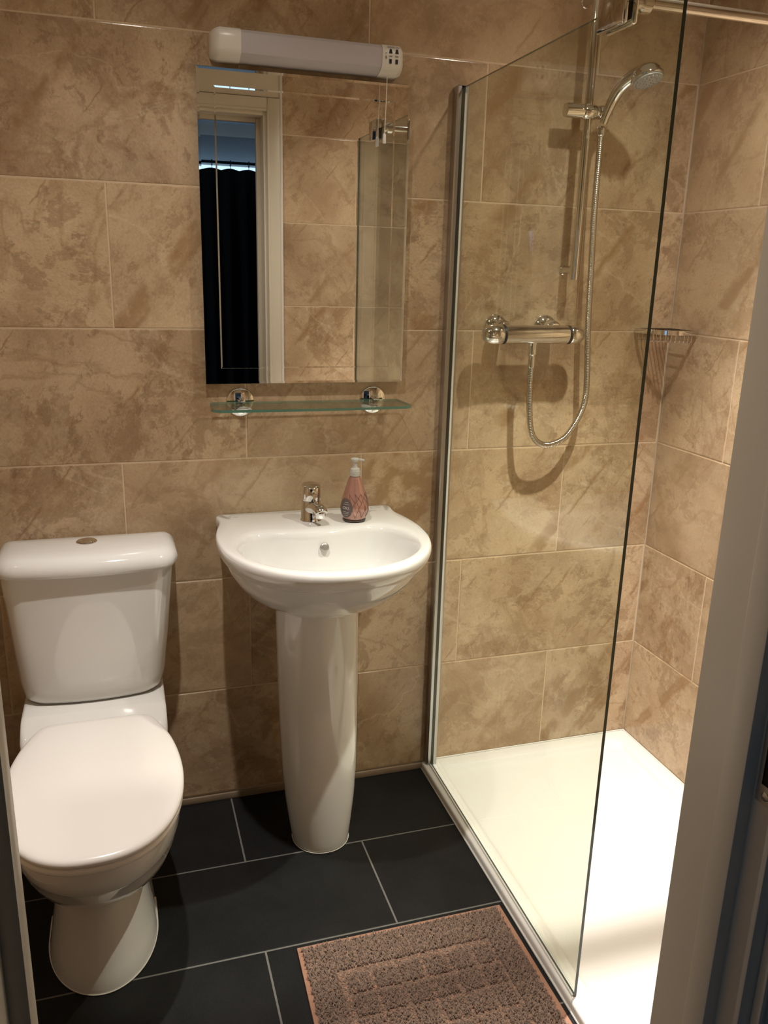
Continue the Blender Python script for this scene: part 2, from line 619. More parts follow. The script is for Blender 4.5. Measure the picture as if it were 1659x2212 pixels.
def architrave(ysgn, y0):
    # moulded architrave: flat band + raised bead on the opening side
    for (a, b, bead0, bead1) in ((OX1 + 0.015, OX1 + 0.060, OX1 + 0.013, OX1 + 0.022), (OX0 - 0.060, OX0 - 0.015, OX0 - 0.022, OX0 - 0.013)):
        bm = B()
        t = 0.010 * ysgn
        t2 = 0.0125 * ysgn
        box(bm, a, b, min(y0, y0 + t), max(y0, y0 + t), 0, OZ + 0.058, bev=0.002)
        box(bm, bead0, bead1, min(y0, y0 + t2), max(y0, y0 + t2), 0, OZ + 0.022, bev=0.003)
        obj('architrave', bm, M_paint, df)
    bm = B()
    box(bm, OX0 - 0.014, OX1 + 0.014, min(y0, y0 + t), max(y0, y0 + t), OZ + 0.015, OZ + 0.0578, bev=0.002)
    box(bm, OX0 - 0.0125, OX1 + 0.0125, min(y0, y0 + t2), max(y0, y0 + t2), OZ + 0.013, OZ + 0.022, bev=0.003)
    obj('architrave', bm, M_paint, df)


architrave(1, YF)
architrave(-1, YO)

# latch keep let into the right-hand lining, with its hole and screws
bm = B()
PY0, PY1, PZ0, PZ1 = -1.452, -1.429, 0.902, 0.985
yz = [(PY0, PZ0), (PY1, PZ0), (PY1, PZ1), (PY0, PZ1)]
hy0, hy1, hz0, hz1 = -1.448, -1.4345, 0.921, 0.966
xs = (OX1 - 0.0022, OX1 + 0.001)
for xx in (xs[0],):
    o4 = [bm.verts.new((xx, y, z)) for y, z in yz]
    i4 = [bm.verts.new((xx, y, z)) for y, z in ((hy0, hz0), (hy1, hz0), (hy1, hz1), (hy0, hz1))]
    o5 = [bm.verts.new((xs[1], y, z)) for y, z in yz]
    i5 = [bm.verts.new((xs[1], y, z)) for y, z in ((hy0, hz0), (hy1, hz0), (hy1, hz1), (hy0, hz1))]
    for i in range(4):
        k = (i + 1) % 4
        bm.faces.new((o4[i], o4[k], i4[k], i4[i]))
        bm.faces.new((o4[i], o5[i], o5[k], o4[k]))
        bm.faces.new((i4[i], i4[k], i5[k], i5[i]))
sp = obj('strike_plate', bm, M_alu, df, smooth=False, label='steel latch keep with a dark slot')
boxo('latch_hole', (OX1 - 0.0005, OX1 - 0.0001, hy0, hy1, hz0, hz1), M_hole, sp)
for zz in (0.911, 0.976):
    bm = B()
    lathe(bm, [(0.0045, 0), (0.0045, 0.0006), (0.003, 0.0012), (0.0, 0.0013)], (OX1 - 0.0022, -1.441, zz), Matrix(((0, 0, -1), (0, 1, 0), (1, 0, 0))), 16)
    obj('screw', bm, M_alu, sp)

# ------------------------------------------------------------------ bedroom seen in the mirror
BX0, BX1, BY = -1.2, 2.6, -4.4
bm = B()
box(bm, BX0, BX1, BY - .05, YO, -0.06, -0.002)
obj('floor_bedroom', bm, M_floorb, kind='structure', smooth=False)
boxo('ceiling_bedroom', (BX0, BX1, BY - .05, YO, BCEIL, BCEIL + .05), M_bedwall, kind='structure', smooth=False)
boxo('wall_bedroom_left', (BX0 - .05, BX0, BY - .05, YO, 0, BCEIL + .05), M_bedwall, kind='structure', smooth=False)
boxo('wall_bedroom_right', (BX1, BX1 + .05, BY - .05, YF, 0, BCEIL + .05), M_bedwall, kind='structure', smooth=False)
bm = B()
WX0, WX1, WZ0, WZ1 = -0.1, 1.7, 0.9, 2.085
box(bm, BX0, WX0, BY - .05, BY, 0, BCEIL)
box(bm, WX1, BX1, BY - .05, BY, 0, BCEIL)
box(bm, WX0, WX1, BY - .05, BY, 0, WZ0)
box(bm, WX0, WX1, BY - .05, BY, WZ1, BCEIL)
obj('wall_bedroom_far', bm, M_bedwall, kind='structure', smooth=False)
bm = B()
pr = [(0, 0), (0.07, 0), (0.055, -0.012), (0.03, -0.028), (0.012, -0.055), (0, -0.07)]
loft(bm, [[Vector((x, BY + a, BCEIL + c)) for a, c in pr] for x in (BX0, BX1)])
obj('trim_3', bm, M_ceiling, kind='structure', sharp=60)
win = thing('window_1', (0.8, BY, WZ0), 'white framed bedroom window behind the black curtain', None, kind='structure')
for d in ((WX0, WX0 + .05), (WX1 - .05, WX1), (1.275, 1.325)):
    boxo('window_frame', (d[0], d[1], BY - .045, BY - .005, WZ0, WZ1), M_plastic, win, bev=0.004)
for d in ((WZ0, WZ0 + .05), (WZ1 - .03, WZ1)):
    boxo('window_frame', (WX0 + .05, WX1 - .05, BY - .045, BY - .005, d[0], d[1]), M_plastic, win, bev=0.004)
boxo('window_pane', (WX0 + .05, WX1 - .05, BY - .028, BY - .022, WZ0 + .05, WZ1 - .03), M_shelfglass, win)

# curtain with pleats
CT = 2.022
nx = 240
bm = B()
cols = []
for i in range(nx + 1):
    x = -0.2 + 2.1 * i / nx
    ph = (x - 0.70) / 0.127
    top = CT + 0.012 * (abs(cos(pi * ph)) - 0.5)
    col = []
    for jz in range(9):
        t = jz / 8
        z = top * (1 - t) + 0.03 * t
        amp = 0.010 + 0.03 * min(1, t * 3)
        y = BY + 0.085 + amp * sin(2 * pi * x / 0.127 + 0.8 * sin(x * 7)) + 0.006 * sin(x * 61 + t * 4)
        col.append((x + 0.006 * t * sin(x * 23), y, z))
    cols.append(col)
VV = [[bm.verts.new(p) for p in c] for c in cols]
for i in range(nx):
    for j_ in range(8):
        bm.faces.new((VV[i][j_], VV[i + 1][j_], VV[i + 1][j_ + 1], VV[i][j_ + 1]))
cur = obj('curtain', bm, M_curtain, sharp=180)
mod = cur.modifiers.new('thickness', 'SOLIDIFY')
mod.thickness = 0.003
cur['label'] = 'pleated black curtain across the bedroom window, seen in the mirror'
cur['category'] = 'curtain'
bm = B()
tube(bm, [(-0.35, BY + 0.085, 2.065), (2.05, BY + 0.085, 2.065)], 0.011, 16)
rod = obj('curtain_rod', bm, M_rod)
rod['label'] = 'dark metal rod that carries the black curtain, seen in the mirror'
rod['category'] = 'curtain rod'


def ring_mesh(cx):
    bm = B()
    R = 0.019
    rings = []
    for k in range(24):
        a = 2 * pi * k / 24
        c = Vector((cx, BY + 0.085 + R * cos(a), 2.061 + R * sin(a)))
        rad = Vector((0, cos(a), sin(a)))
        rings.append([c + (rad * cos(2 * pi * q / 8) + Vector((1, 0, 0)) * sin(2 * pi * q / 8)) * 0.0035 for q in range(8)])
    loft(bm, rings, closed=True)
    tube(bm, [(cx, BY + 0.085, 2.043), (cx, BY + 0.085, 2.018)], 0.0022, 6)
    return bm


rg0 = None
for k in range(0, 3):
    cx = 0.70 + 0.127 * k
    if cx < -0.15 or cx > 1.85:
        continue
    if rg0 is None:
        rg0 = obj('curtain_ring', ring_mesh(0.0), M_rod)
        r_ = rg0
    else:
        r_ = rg0.copy()
        COL.objects.link(r_)
    r_.location = (cx, 0, 0)
    r_['label'] = ('leftmost', 'middle', 'rightmost')[k] + ' of the three dark curtain rings seen in the mirror'
    r_['category'] = 'curtain ring'
    r_['group'] = 'rings along the curtain rod'

# ------------------------------------------------------------------ ceiling downlights
M_lamp = bpy.data.materials.new('lamp_glow')
M_lamp.use_nodes = True
_b = M_lamp.node_tree.nodes['Principled BSDF']
_b.inputs['Base Color'].default_value = (1, 1, 1, 1)
_b.inputs['Emission Color'].default_value = (1.0, 0.85, 0.62, 1)
_b.inputs['Emission Strength'].default_value = 60.0
for (lx, ly, pw, pb, ba), where in zip(LAMPS, ('over the toilet', 'over the shower tray')):
    t = thing('downlight', (lx, ly, CEIL), 'round recessed ceiling downlight ' + where, 'ceiling light')
    bm = B()
    lathe(bm, [(0.030, -0.001), (0.030, -0.006), (0.034, -0.008), (0.042, -0.006), (0.044, 0.0)], (lx, ly, CEIL), 'Z', 40, cap0=False, cap1=False)
    obj('trim_ring', bm, M_chrome, t)
    bm = B()
    lathe(bm, [(0.0295, -0.001), (0.0295, -0.004), (0.001, -0.0045)], (lx, ly, CEIL), 'Z', 32)
    obj('lamp_lens', bm, M_lamp, t)
    for nm, e, ang in (('downlight_spill', pw, 140), ('downlight_beam', pb, ba)):
        l = bpy.data.lights.new(nm, 'SPOT')
        l.energy = e
        l.color = LAMP_COLOR
        l.spot_size = radians(ang)
        l.spot_blend = 1.0
        l.shadow_soft_size = 0.016
        lo = bpy.data.objects.new(nm, l)
        lo.location = (0, 0, -0.04)
        COL.objects.link(lo)
        lo.parent = t

# ------------------------------------------------------------------ shower tray
GX = 0.784                                   # plane of the glass
t = thing('shower_tray', (1.1, -0.66, 0), 'low white rectangular shower tray on the black floor', 'shower tray')
bm = B()
tx0, tx1, ty0, ty1 = 0.768, XR - 0.001, YF + 0.012, -0.001
cx, cy, hx, hy = (tx0 + tx1) / 2, (ty0 + ty1) / 2, (tx1 - tx0) / 2, (ty1 - ty0) / 2
R = []
for dx, r, z in ((0, .006, .0), (0, .006, .017), (.0015, .006, .0205), (.004, .006, .022), (.040, .03, .022), (.044, .034, .0212), (.0475, .037, .0185), (.054, .042, .0115), (.058, .046, .0088), (.066, .05, .0078), (.2, .06, .0066)):
    R.append(rrect(cx, cy, hx - dx, hy - dx, r, z, 8))
loft(bm, R)
obj('tray_body', bm, M_tray, t, sharp=60)
bm = B()
lathe(bm, [(0.045, 0), (0.045, .003), (0.041, .0045), (0.0, .005)], (1.12, -1.12, .0066), 'Z', 40)
obj('waste_cover', bm, M_chrome, t)
bm = B()
tube(bm, [(tx0 + .001, -.001, .002), (tx0 - .0005, -.4, .002), (tx0 - .0005, ty0, .002)], .003, 8)
tube(bm, [(GX + .024, -.0022, .0225), (tx1 - .002, -.0022, .0225), (tx1 - .002, ty0, .0225)], .0028, 8)
obj('silicone_bead', bm, M_seal, t)

# ------------------------------------------------------------------ glass screen with its wall channel
GZ = 1.775
GY = -0.85
t = thing('shower_screen', (GX, -0.01, 0.022), 'clear glass shower screen standing on the edge of the white tray', 'shower screen')
bm = B()
vs = box(bm, GX - .003, GX + .003, GY, -0.012, 0.0235, GZ, bev=0)
for v in vs:
    v.co.x += .006 + .0095 * v.co.y / .85
for f in bm.faces:
    f.normal_update()
    if abs(f.normal.x) < 0.5:
        f.material_index = 1
obj('glass_panel', bm, [M_glass, M_gedge], t, smooth=False)
bm = B()
# U-shaped channel
sec = [(-.0145, -.0005), (-.0145, -.026), (-.012, -.0285), (-.0045, -.0285), (-.0045, -.012), (.0045, -.012), (.0045, -.0285), (.0125, -.0285), (.0145, -.026), (.0145, -.0005)]
loft(bm, [[Vector((GX + .0065 + a, b_, z)) for a, b_ in sec] for z in (0.0225, GZ + .004)])
obj('wall_channel', bm, M_alu, t, sharp=30)
boxo('end_cap', (GX - .006, GX + .019, -.0275, -.001, GZ + .004, GZ + .0055), M_black, t, bev=.0005)
boxo('seal_strip', (GX + .0100, GX + .0150, -.0305, -.0285, 0.03, GZ - .01), M_seal, t, label='thin white seal beside the glass')
bm = B()
tube(bm, [(GX + .002, -.03, .0244), (GX - .0075, GY + .002, .0244)], .0022, 8)
obj('bottom_seal', bm, M_seal, t)

# ------------------------------------------------------------------ stabiliser bar
SY, SZ = -0.68, 1.783
t = thing('stabiliser_bar', (GX, SY, SZ), 'chrome rail bracing the top of the glass screen to the right wall', 'brace rail')
bm = B()
tube(bm, [(GX + .02, SY, SZ + .002), (XR - .004, SY, SZ + .002)], .0088, 20)
obj('rail', bm, M_chrome, t)
bm = B()
box(bm, GX + .003, GX + .013, SY - .030, SY + .050, 1.744, 1.803, bev=.006, seg=3)
box(bm, GX - .014, GX - .004, SY - .030, SY + .050, 1.744, 1.803, bev=.006, seg=3)
box(bm, GX - .008, GX + .008, SY - .026, SY + .046, 1.7755, 1.803, bev=.002)
obj('glass_clamp', bm, M_chrome, t)
bm = B()
lathe(bm, [(.010, 0), (.0125, .002), (.0125, .018), (.0165, .022), (.0165, .036), (.012, .040), (.009, .041)], (GX + .012, SY, SZ + .002), 'X', 24)
obj('rail_collar', bm, M_chrome, t)
bm = B()
lathe(bm, [(.024, 0), (.024, .004), (.014, .010), (.012, .022), (.009, .024)], (XR, SY, SZ + .002), Matrix(((0, 0, -1), (0, 1, 0), (1, 0, 0))), 28)
obj('wall_flange', bm, M_chrome, t)

# ------------------------------------------------------------------ shower riser rail, slider, handset
PX, PY = 1.094, -0.062
t = thing('shower_riser_rail', (PX, 0, 1.36), 'vertical chrome riser rail on the tiled wall behind the glass', 'shower rail')
bm = B()
tube(bm, [(PX, PY, 1.362), (PX, PY, 2.02)], .0104, 20)
obj('pole', bm, M_chrome, t)
for z in (1.385, 1.985):
    bm = B()
    lathe(bm, [(.0125, 0), (.0125, .003), (.0105, .005), (.0095, .02), (.0095, .060)], (PX + .004, 0, z), '-Y', 24)
    box(bm, PX - .007, PX + .011, -.06, -.045, z - .012, z + .012, bev=.003)
    obj('wall_bracket', bm, M_chrome, t)
bm = B()
SZL = 1.742
lathe(bm, [(.011, 0), (.0155, .002), (.0160, .02), (.0160, .046), (.013, .049)], (PX - .064, PY - .004, SZL), 'X', 24)
lathe(bm, [(.0155, 0), (.017, .003), (.017, .029), (.0155, .032)], (PX - .016, PY - .004, SZL), 'X', 24)
lathe(bm, [(.0115, 0), (.0115, .008), (.0145, .009), (.016, .014), (.016, .036), (.013, .040)], (PX + .015, PY - .006, SZL), 'X', 24)
obj('slider', bm, M_chrome, t, label='chrome sliding handset holder')

HX = PX + .036
t2 = thing('shower_handset', (HX, PY - .01, 1.73), 'chrome shower handset tilted in the slider, its white face down', 'shower head')
bm = B()
hp = catmull([(HX - .001, -.076, 1.718), (HX + .001, -.084, 1.738), (HX + .006, -.101, 1.768), (HX + .013, -.121, 1.791), (HX + .023, -.143, 1.806), (HX + .034, -.163, 1.812), (HX + .040, -.172, 1.813)], 7)
nn = len(hp)
tube(bm, hp, [.0095 + .0075 * min(1, i / nn * 1.5) for i in range(nn)], 24)
obj('handle', bm, M_chrome, t2, sharp=60)
hd = Vector((0.12, -0.34, -0.93)).normalized()
hc = Vector((HX + .037, -.178, 1.804))
A = axis_matrix(hd)
bm = B()
lathe(bm, [(.001, -.024), (.010, -.0232), (.020, -.020), (.028, -.014), (.033, -.006), (.0345, .001), (.0365, .003), (.0365, .007), (.035, .0095), (.031, .0098)], hc, A, 40)
obj('head', bm, M_chrome, t2, sharp=50)
bm = B()
lathe(bm, [(.0325, .008), (.032, .0125), (.020, .014), (.001, .0143)], hc, A, 36)
for rr, k in ((.010, 6), (.019, 12), (.027, 18)):
    for q in range(k):
        a = 2 * pi * q / k
        lathe(bm, [(.0014, .012), (.0011, .0165)], hc + A @ Vector((rr * cos(a), rr * sin(a), 0)), A, 6)
obj('spray_face', bm, simple('pale_grey_spray_plate', (.46, .47, .47), .4), t2, label='pale grey nozzle plate')

# hose
t = thing('shower_hose', (.985, -.075, 1.19), 'ribbed chrome shower hose hanging in a long loop from handset to valve', 'shower hose')
ctrl = [(HX - .002, -.070, 1.708), (HX + .000, -.068, 1.65), (HX + .004, -.062, 1.53), (HX + .012, -.058, 1.40), (HX + .019, -.056, 1.255), (HX + .030, -.056, 1.12),
        (HX + .030, -.056, 1.06), (HX + .015, -.057, 1.015), (1.115, -.058, .970), (1.085, -.06, .952), (1.052, -.062, .947), (1.022, -.066, .960), (1.003, -.07, .990), (.993, -.073, 1.04), (.988, -.075, 1.10), (.986, -.078, 1.150)]
cp = catmull(ctrl, 24)
L = sum((b - a).length for a, b in zip(cp, cp[1:]))
pitch = .0042
npt = int(L / pitch * 4)
cp = resample(cp, npt, closed=False)
bm = B()
tube(bm, cp, [.0077 + .0005 * (1 if (i % 4) in (1, 2) else -1) for i in range(npt)], 12)
obj('ribbed_hose', bm, M_chrome_sat, t, sharp=80)
bm = B()
lathe(bm, [(.008, 0), (.0095, .004), (.0085, .03), (.0112, .034), (.0112, .0355)], (.986, -.078, 1.148), 'Z', 20)
obj('hose_nut', bm, M_chrome, t)
bm = B()
lathe(bm, [(.0085, 0), (.011, .003), (.011, .018), (.008, .022)], (HX - .002, -.070, 1.690), 'Z', 20)
obj('hose_nut', bm, M_chrome, t)

# ------------------------------------------------------------------ thermostatic bar valve
VY, VZ = -0.078, 1.2295
t = thing('shower_valve', (.985, 0, VZ), 'chrome thermostatic bar valve on the tiled shower wall', 'shower valve')
bm = B()
lathe(bm, [(.019, 0), (.0225, .003), (.0225, .173), (.019, .176)], (.904, VY, VZ), 'X', 36)
obj('bar_body', bm, M_chrome, t)
for x in (.9015, 1.0795):
    bm = B()
    lathe(bm, [(.0225, 0), (.0232, .0008), (.0232, .0052), (.0225, .006)], (x - .0005, VY, VZ), 'X', 32)
    obj('black_ring', bm, M_black, t, label='thin black ring')
bm = B()
lathe(bm, [(.001, -.051), (.009, -.0505), (.016, -.047), (.0205, -.040), (.0245, -.028), (.0255, -.018), (.0245, -.004), (.022, 0)], (.901, VY, VZ), 'X', 36)
box(bm, .862, .878, VY - .030, VY - .018, VZ - .004, VZ + .004, bev=.002)
obj('temperature_knob', bm, M_chrome, t, sharp=50)
bm = B()
lathe(bm, [(.022, 0), (.0235, .003), (.0225, .018), (.019, .032), (.013, .039), (.006, .043), (.001, .044)], (1.0835, VY, VZ), 'X', 36)
obj('flow_knob', bm, M_chrome, t, sharp=50)
for x in (.917, 1.055):
    bm = B()
    lathe(bm, [(.033, 0), (.033, .004), (.030, .010), (.022, .015), (.017, .017), (.017, .030), (.020, .031), (.020, .052), (.016, .056), (.014, .064)], (x, 0, VZ + .012), '-Y', 36)
    obj('wall_flange', bm, M_chrome, t, sharp=40)
bm = B()
lathe(bm, [(.011, 0), (.011, .022), (.012, .024), (.012, .030)], (.986, VY, VZ - .046), 'Z', 20)
obj('outlet', bm, M_chrome, t)

# ------------------------------------------------------------------ corner soap basket
t = thing('soap_basket', (1.39, -.05, 1.21), 'chrome wire soap basket in the corner of the shower', 'soap basket')
arc = []
cA, cB = Vector((1.322, -.004, 0)), Vector((XR - .004, -.116, 0))
mid = (cA + cB) / 2 + Vector((-.030, -.030, 0))
for k in range(19):
    s = k / 18
    arc.append(cA * (1 - s) ** 2 + (mid * 2 - (cA + cB) / 2) * 2 * s * (1 - s) + cB * s ** 2)
path = arc + [Vector((XR - .004, -.004, 0))]
path = resample(path, 60, closed=True)
bm = B()
rings = []
n = len(path)
cen = Vector((1.40, -.04, 0))
for i, p in enumerate(path):
    T = (path[(i + 1) % n] - path[i - 1]).normalized()
    N_ = Vector((T.y, -T.x, 0))
    if N_.dot(cen - p) < 0:
        N_ = -N_
    rings.append([p + N_ * a + Vector((0, 0, 1.237 + c)) for a, c in ((0, -.006), (0, .005), (.0045, .006), (.0045, -.006))])
loft(bm, rings, closed=True)
obj('rim', bm, M_chrome, t, sharp=30)
for k in range(9):
    s = (k + .5) / 9
    x = 1.330 + s * .098
    # front point on arc for that x
    i = min(range(19), key=lambda q: abs(arc[q].x - x))
    yf = arc[i].y if abs(arc[i].x - x) < .01 else -.01
    if k == 0:
        yf = min(yf, -.03)
    bm = B()
    tube(bm, [(x, yf + .0035, 1.235), (x, yf + .004, 1.215), (x, yf + .009, 1.212), (x, -.012, 1.212), (x, -.007, 1.215), (x, -.006, 1.235)], .0013, 8)
    obj('wire', bm, M_chrome, t)

# ------------------------------------------------------------------ mirror
MX0, MX1, MZ0, MZ1 = 0.1935, 0.6665, 1.1105, 1.7710
t = thing('wall_mirror', ((MX0 + MX1) / 2, 0, MZ0), 'tall frameless mirror with angled glass rim on the tiled wall above the basin', 'mirror')
bm = B()


def rect(x0, x1, z0, z1, y):
    return [Vector((x0, y, z0)), Vector((x1, y, z0)), Vector((x1, y, z1)), Vector((x0, y, z1))]


gi, gw = 0.0355, 0.0026
seq = [(0, -.008), (0, -.0197), (.0003, -.02032), (.0055, -.0200), (gi, -.0200), (gi + .0001, -.02019), (gi + .0034, -.0200)]
rings = [rect(MX0 + d, MX1 - d, MZ0 + d, MZ1 - d, y) for d, y in seq]
loft(bm, rings)
obj('mirror_glass', bm, M_mirror, t, smooth=False)
boxo('backing_board', (MX0 + .004, MX1 - .004, -.008, -.0005, MZ0 + .004, MZ1 - .004), M_black, t)

# ------------------------------------------------------------------ shaver light above the mirror
t = thing('shaver_light', (.43, 0, 1.775), 'white bathroom strip light with a grey diffuser and shaver socket, over the mirror', 'wall light')


def light_sec(x, k=1.0, inset=0.0):
    # cross-section in y,z: wall at y=0
    pts = [(-.001, 1.840), (-.038, 1.842), (-.052, 1.839), (-.0585, 1.832), (-.060, 1.822), (-.0585, 1.8015), (-.055, 1.794), (-.032, 1.7835), (-.022, 1.782), (-.001, 1.782)]
    return [Vector((x, min(y + inset * (1 if y < -.002 else 0), -.0008) * k, 1.808 + (z - 1.808) * (1 - inset * 60))) for y, z in pts]


bm = B()
loft(bm, [light_sec(.2235, .55, .0055), light_sec(.2245, .66, .0040), light_sec(.230, .86, .0020), light_sec(.236, .96, .0006), light_sec(.241, 1), light_sec(.2835, 1)])
obj('left_cap', bm, M_plastic, t, sharp=50)
bm = B()
loft(bm, [light_sec(.2838, 1, .0006), light_sec(.5857, 1, .0006)])
obj('diffuser', bm, M_diff, t, sharp=30, label='unlit lilac grey diffuser')
bm = B()
loft(bm, [light_sec(.586, 1), light_sec(.6245, 1), light_sec(.6295, .96, .0006), light_sec(.635, .86, .0020), light_sec(.640, .66, .0040), light_sec(.6405, .55, .0055)])
cap = obj('socket_cap', bm, M_plastic, t, sharp=50)
Mf = Matrix(((1, 0, 0), (0, 0, -1), (0, 1, 0)))      # text facing -y
for (x, z, up) in ((.6045, 1.8255, 1), (.6185, 1.8255, 1), (.6045, 1.806, -1), (.6185, 1.806, -1)):
    bm = B()
    a = .0028 if up > 0 else .0040
    b_ = .0040 if up > 0 else .0024
    p = [(-b_, -.0042), (b_, -.0042), (a * .7, .0045), (-a * .7, .0045)]
    yy = -.0603
    v0 = [bm.verts.new((x + c, yy, z + d)) for c, d in p]
    v1 = [bm.verts.new((x + c, yy + .002, z + d)) for c, d in p]
    bm.faces.new(v0)
    for i in range(4):
        bm.faces.new((v0[i], v0[(i + 1) % 4], v1[(i + 1) % 4], v1[i]))
    obj('socket_slot', bm, M_hole, cap, smooth=False)
text('printed_text', 'SHAVERS ONLY', .0042, (.6110, -.0599, 1.8335), Mf, M_ink, cap)
text('printed_text', '115V', .0040, (.6045, -.0603, 1.8157), Mf, M_ink, cap)
text('printed_text', '230V', .0040, (.6185, -.0603, 1.8157), Mf, M_ink, cap)
bm = B()
tube(bm, [(.5925, -.0602, 1.812), (.5945, -.0602, 1.8165), (.5955, -.0602, 1.812), (.5935, -.0602, 1.810)], .0005, 6)
tube(bm, [(.5925, -.0602, 1.821), (.5955, -.0602, 1.822)], .0005, 6)
obj('shaver_symbol', bm, M_ink, cap)
bm = B()
tube(bm, [(.6015, -.047, 1.779), (.601, -.047, 1.74), (.599, -.047, 1.664)], .00085, 8)
cord = obj('pull_cord', bm, M_plastic, t)
bm = B()
lathe(bm, [(.0028, .0), (.0038, .001), (.0036, .018), (.0024, .0205), (.001, .021)], (.5985, -.047, 1.643), 'Z', 16)
obj('cord_pull', bm, M_plastic, cord)

# ------------------------------------------------------------------ glass shelf
SHZ = 1.066
t = thing('glass_shelf', (.43, 0, SHZ), 'clear glass shelf with green edge on two round chrome mounts under the mirror', 'shelf')
out = [(.205, -.022), (.200, -.028), (.1935, -.112), (.1975, -.128), (.2125, -.138)]
for k in range(1, 20):
    s = k / 20
    out.append((.2125 + s * (.641 - .2125), -.138 - .006 * sin(pi * s)))
out += [(.641, -.137), (.6555, -.127), (.6600, -.112), (.6545, -.028), (.650, -.022)]
bm = B()
loft(bm, [[Vector((x, y, z)) for x, y in out] for z in (SHZ - .003, SHZ + .003)])
bm.normal_update()
for f in bm.faces:
    if abs(f.normal.z) < .5:
        f.material_index = 1
obj('glass_plate', bm, [M_shelfglass, M_gedge_l], t, smooth=False)
for x in (.2735, .5985):
    bm = B()
    lathe(bm, [(.0335, 0), (.0335, .002), (.0315, .0042), (.001, .0062)], (x, 0, SHZ - .001), '-Y', 48)
    br = obj('wall_mount', bm, M_chrome, t, sharp=50)
    bm = B()
    box(bm, x - .008, x + .008, -.034, -.005, SHZ + .0032, SHZ + .0070, bev=.0018)
    box(bm, x - .008, x + .008, -.032, -.005, SHZ - .0085, SHZ - .0032, bev=.0018)
    lathe(bm, [(.0045, 0), (.0045, .004), (.003, .0055), (.001, .006)], (x, -.026, SHZ + .0075), 'Z', 16)
    obj('clamp', bm, M_chrome, br)

# ------------------------------------------------------------------ basin
CX = 0.4275
ZR = 0.792
half = [(0.0, -.0015), (.1, -.0015), (.205, -.0015), (.219, -.004), (.222, -.020), (.219, -.045), (.2215, -.075), (.231, -.115), (.2385, -.165), (.2395, -.215), (.233, -.275), (.214, -.335), (.182, -.390), (.135, -.436), (.075, -.466), (0.0, -.476)]
pl = [(x, y, 0) for x, y in half] + [(-x, y, 0) for x, y in reversed(half[1:-1])]
OUT = resample(catmull(pl, 10, closed=True), 144)
# bowl opening (rounded D, flat at the back where the tap ledge is)
BCY = -0.292
inn = [(0.0, -.178), (.060, -.172), (.120, -.160), (.158, -.168), (.184, -.200), (.198, -.250), (.196, -.300), (.176, -.355), (.132, -.404), (.070, -.432), (0.0, -.440)]
pl = [(x, y, 0) for x, y in inn] + [(-x, y, 0) for x, y in reversed(inn[1:-1])]
INN = resample(catmull(pl, 10, closed=True), 144)


def ring_at(base, cy, s, z, sy=None):
    return [Vector((CX + p.x * s, cy + (p.y - cy) * (sy or s), z)) for p in base]


t = thing('wash_basin', (CX, 0, .56), 'white ceramic wash basin with a single tap hole, on a full pedestal', 'wash basin')
bm = B()
rings = []
for s, sy, z in ((.40, .50, .603), (.48, .56, .614), (.60, .66, .632), (.73, .76, .660), (.83, .845, .691), (.895, .905, .720), (.925, .935, .7395), (.932, .942, .7455), (.948, .956, .7485), (.966, .971, .7535), (.985, .987, .7625), (.997, .997, .7725), (1.0, 1.0, .7805), (.997, .997, .7865), (.990, .990, .7905), (.978, .978, .7922)):
    rings.append(ring_at(OUT, -.0015, s, z, sy))
o2 = rings[-1]
i2 = [Vector((CX + p.x, p.y, 0)) for p in INN]
for k, (tt, z) in enumerate(((.3, .7925), (.6, .7922), (.85, .7915), (.96, .7895))):
    rings.append([Vector((a.x * (1 - tt) + b.x * tt, a.y * (1 - tt) + b.y * tt, z)) for a, b in zip(o2, i2)])
for s, z in ((.985, .785), (.965, .776), (.94, .762), (.905, .742), (.85, .718), (.76, .696), (.62, .680), (.42, .669), (.2, .664), (.11, .662)):
    rings.append([Vector((CX + p.x * s, BCY + .004 * (1 - s) + (p.y - BCY) * s, z)) for p in INN])
loft(bm, rings, cap0=True, cap1=True)
bs = obj('basin_body', bm, M_ceram, t, sharp=80)
bm = B()
lathe(bm, [(.022, 0), (.022, .0025), (.019, .0035), (.001, .002)], (CX, BCY + .003, .6625), 'Z', 32)
obj('waste_ring', bm, M_chrome, t)
# overflow hole with a plain plug cap on the back slope of the bowl
nrm = Vector((0, -.93, .36)).normalized()
bm = B()
lathe(bm, [(.0105, -.004), (.0105, .0015), (.009, .003), (.0065, .0036), (.001, .0038)], (CX + .0065, -.1905, .7545), axis_matrix(nrm), 28)
obj('overflow_cap', bm, simple('satin_overflow_metal', (.42, .40, .36), .35, metal=.7), t, label='round satin metal overflow cap')
# faint factory marks printed on the ledge
bm = B()
for k in range(24):
    pass
circ = [Vector((.238 + .0042 * cos(a), -.030 + .0042 * sin(a), .7929)) for a in [2 * pi * k / 20 for k in range(18)]]
tube(bm, circ, .0004, 6)
obj('maker_mark', bm, simple('pale_grey_mark', (.42, .41, .38), .5), t)
text('maker_lettering', 'ideal', .0075, (.252, -.030, .7926), Matrix.Identity(3), bpy.data.materials['pale_grey_mark'], t)
bm = B()
circ = [Vector((.606 + .012 * cos(a), -.020 + .0065 * sin(a), .7929)) for a in [2 * pi * k / 28 for k in range(29)]]
tube(bm, circ, .0003, 6)
obj('kite_mark', bm, simple('very_pale_mark', (.50, .48, .44), .5), t)

# pedestal
t = thing('basin_pedestal', (CX - .004, -.19, 0), 'white ceramic pedestal that carries the wash basin', 'pedestal')
bm = B()


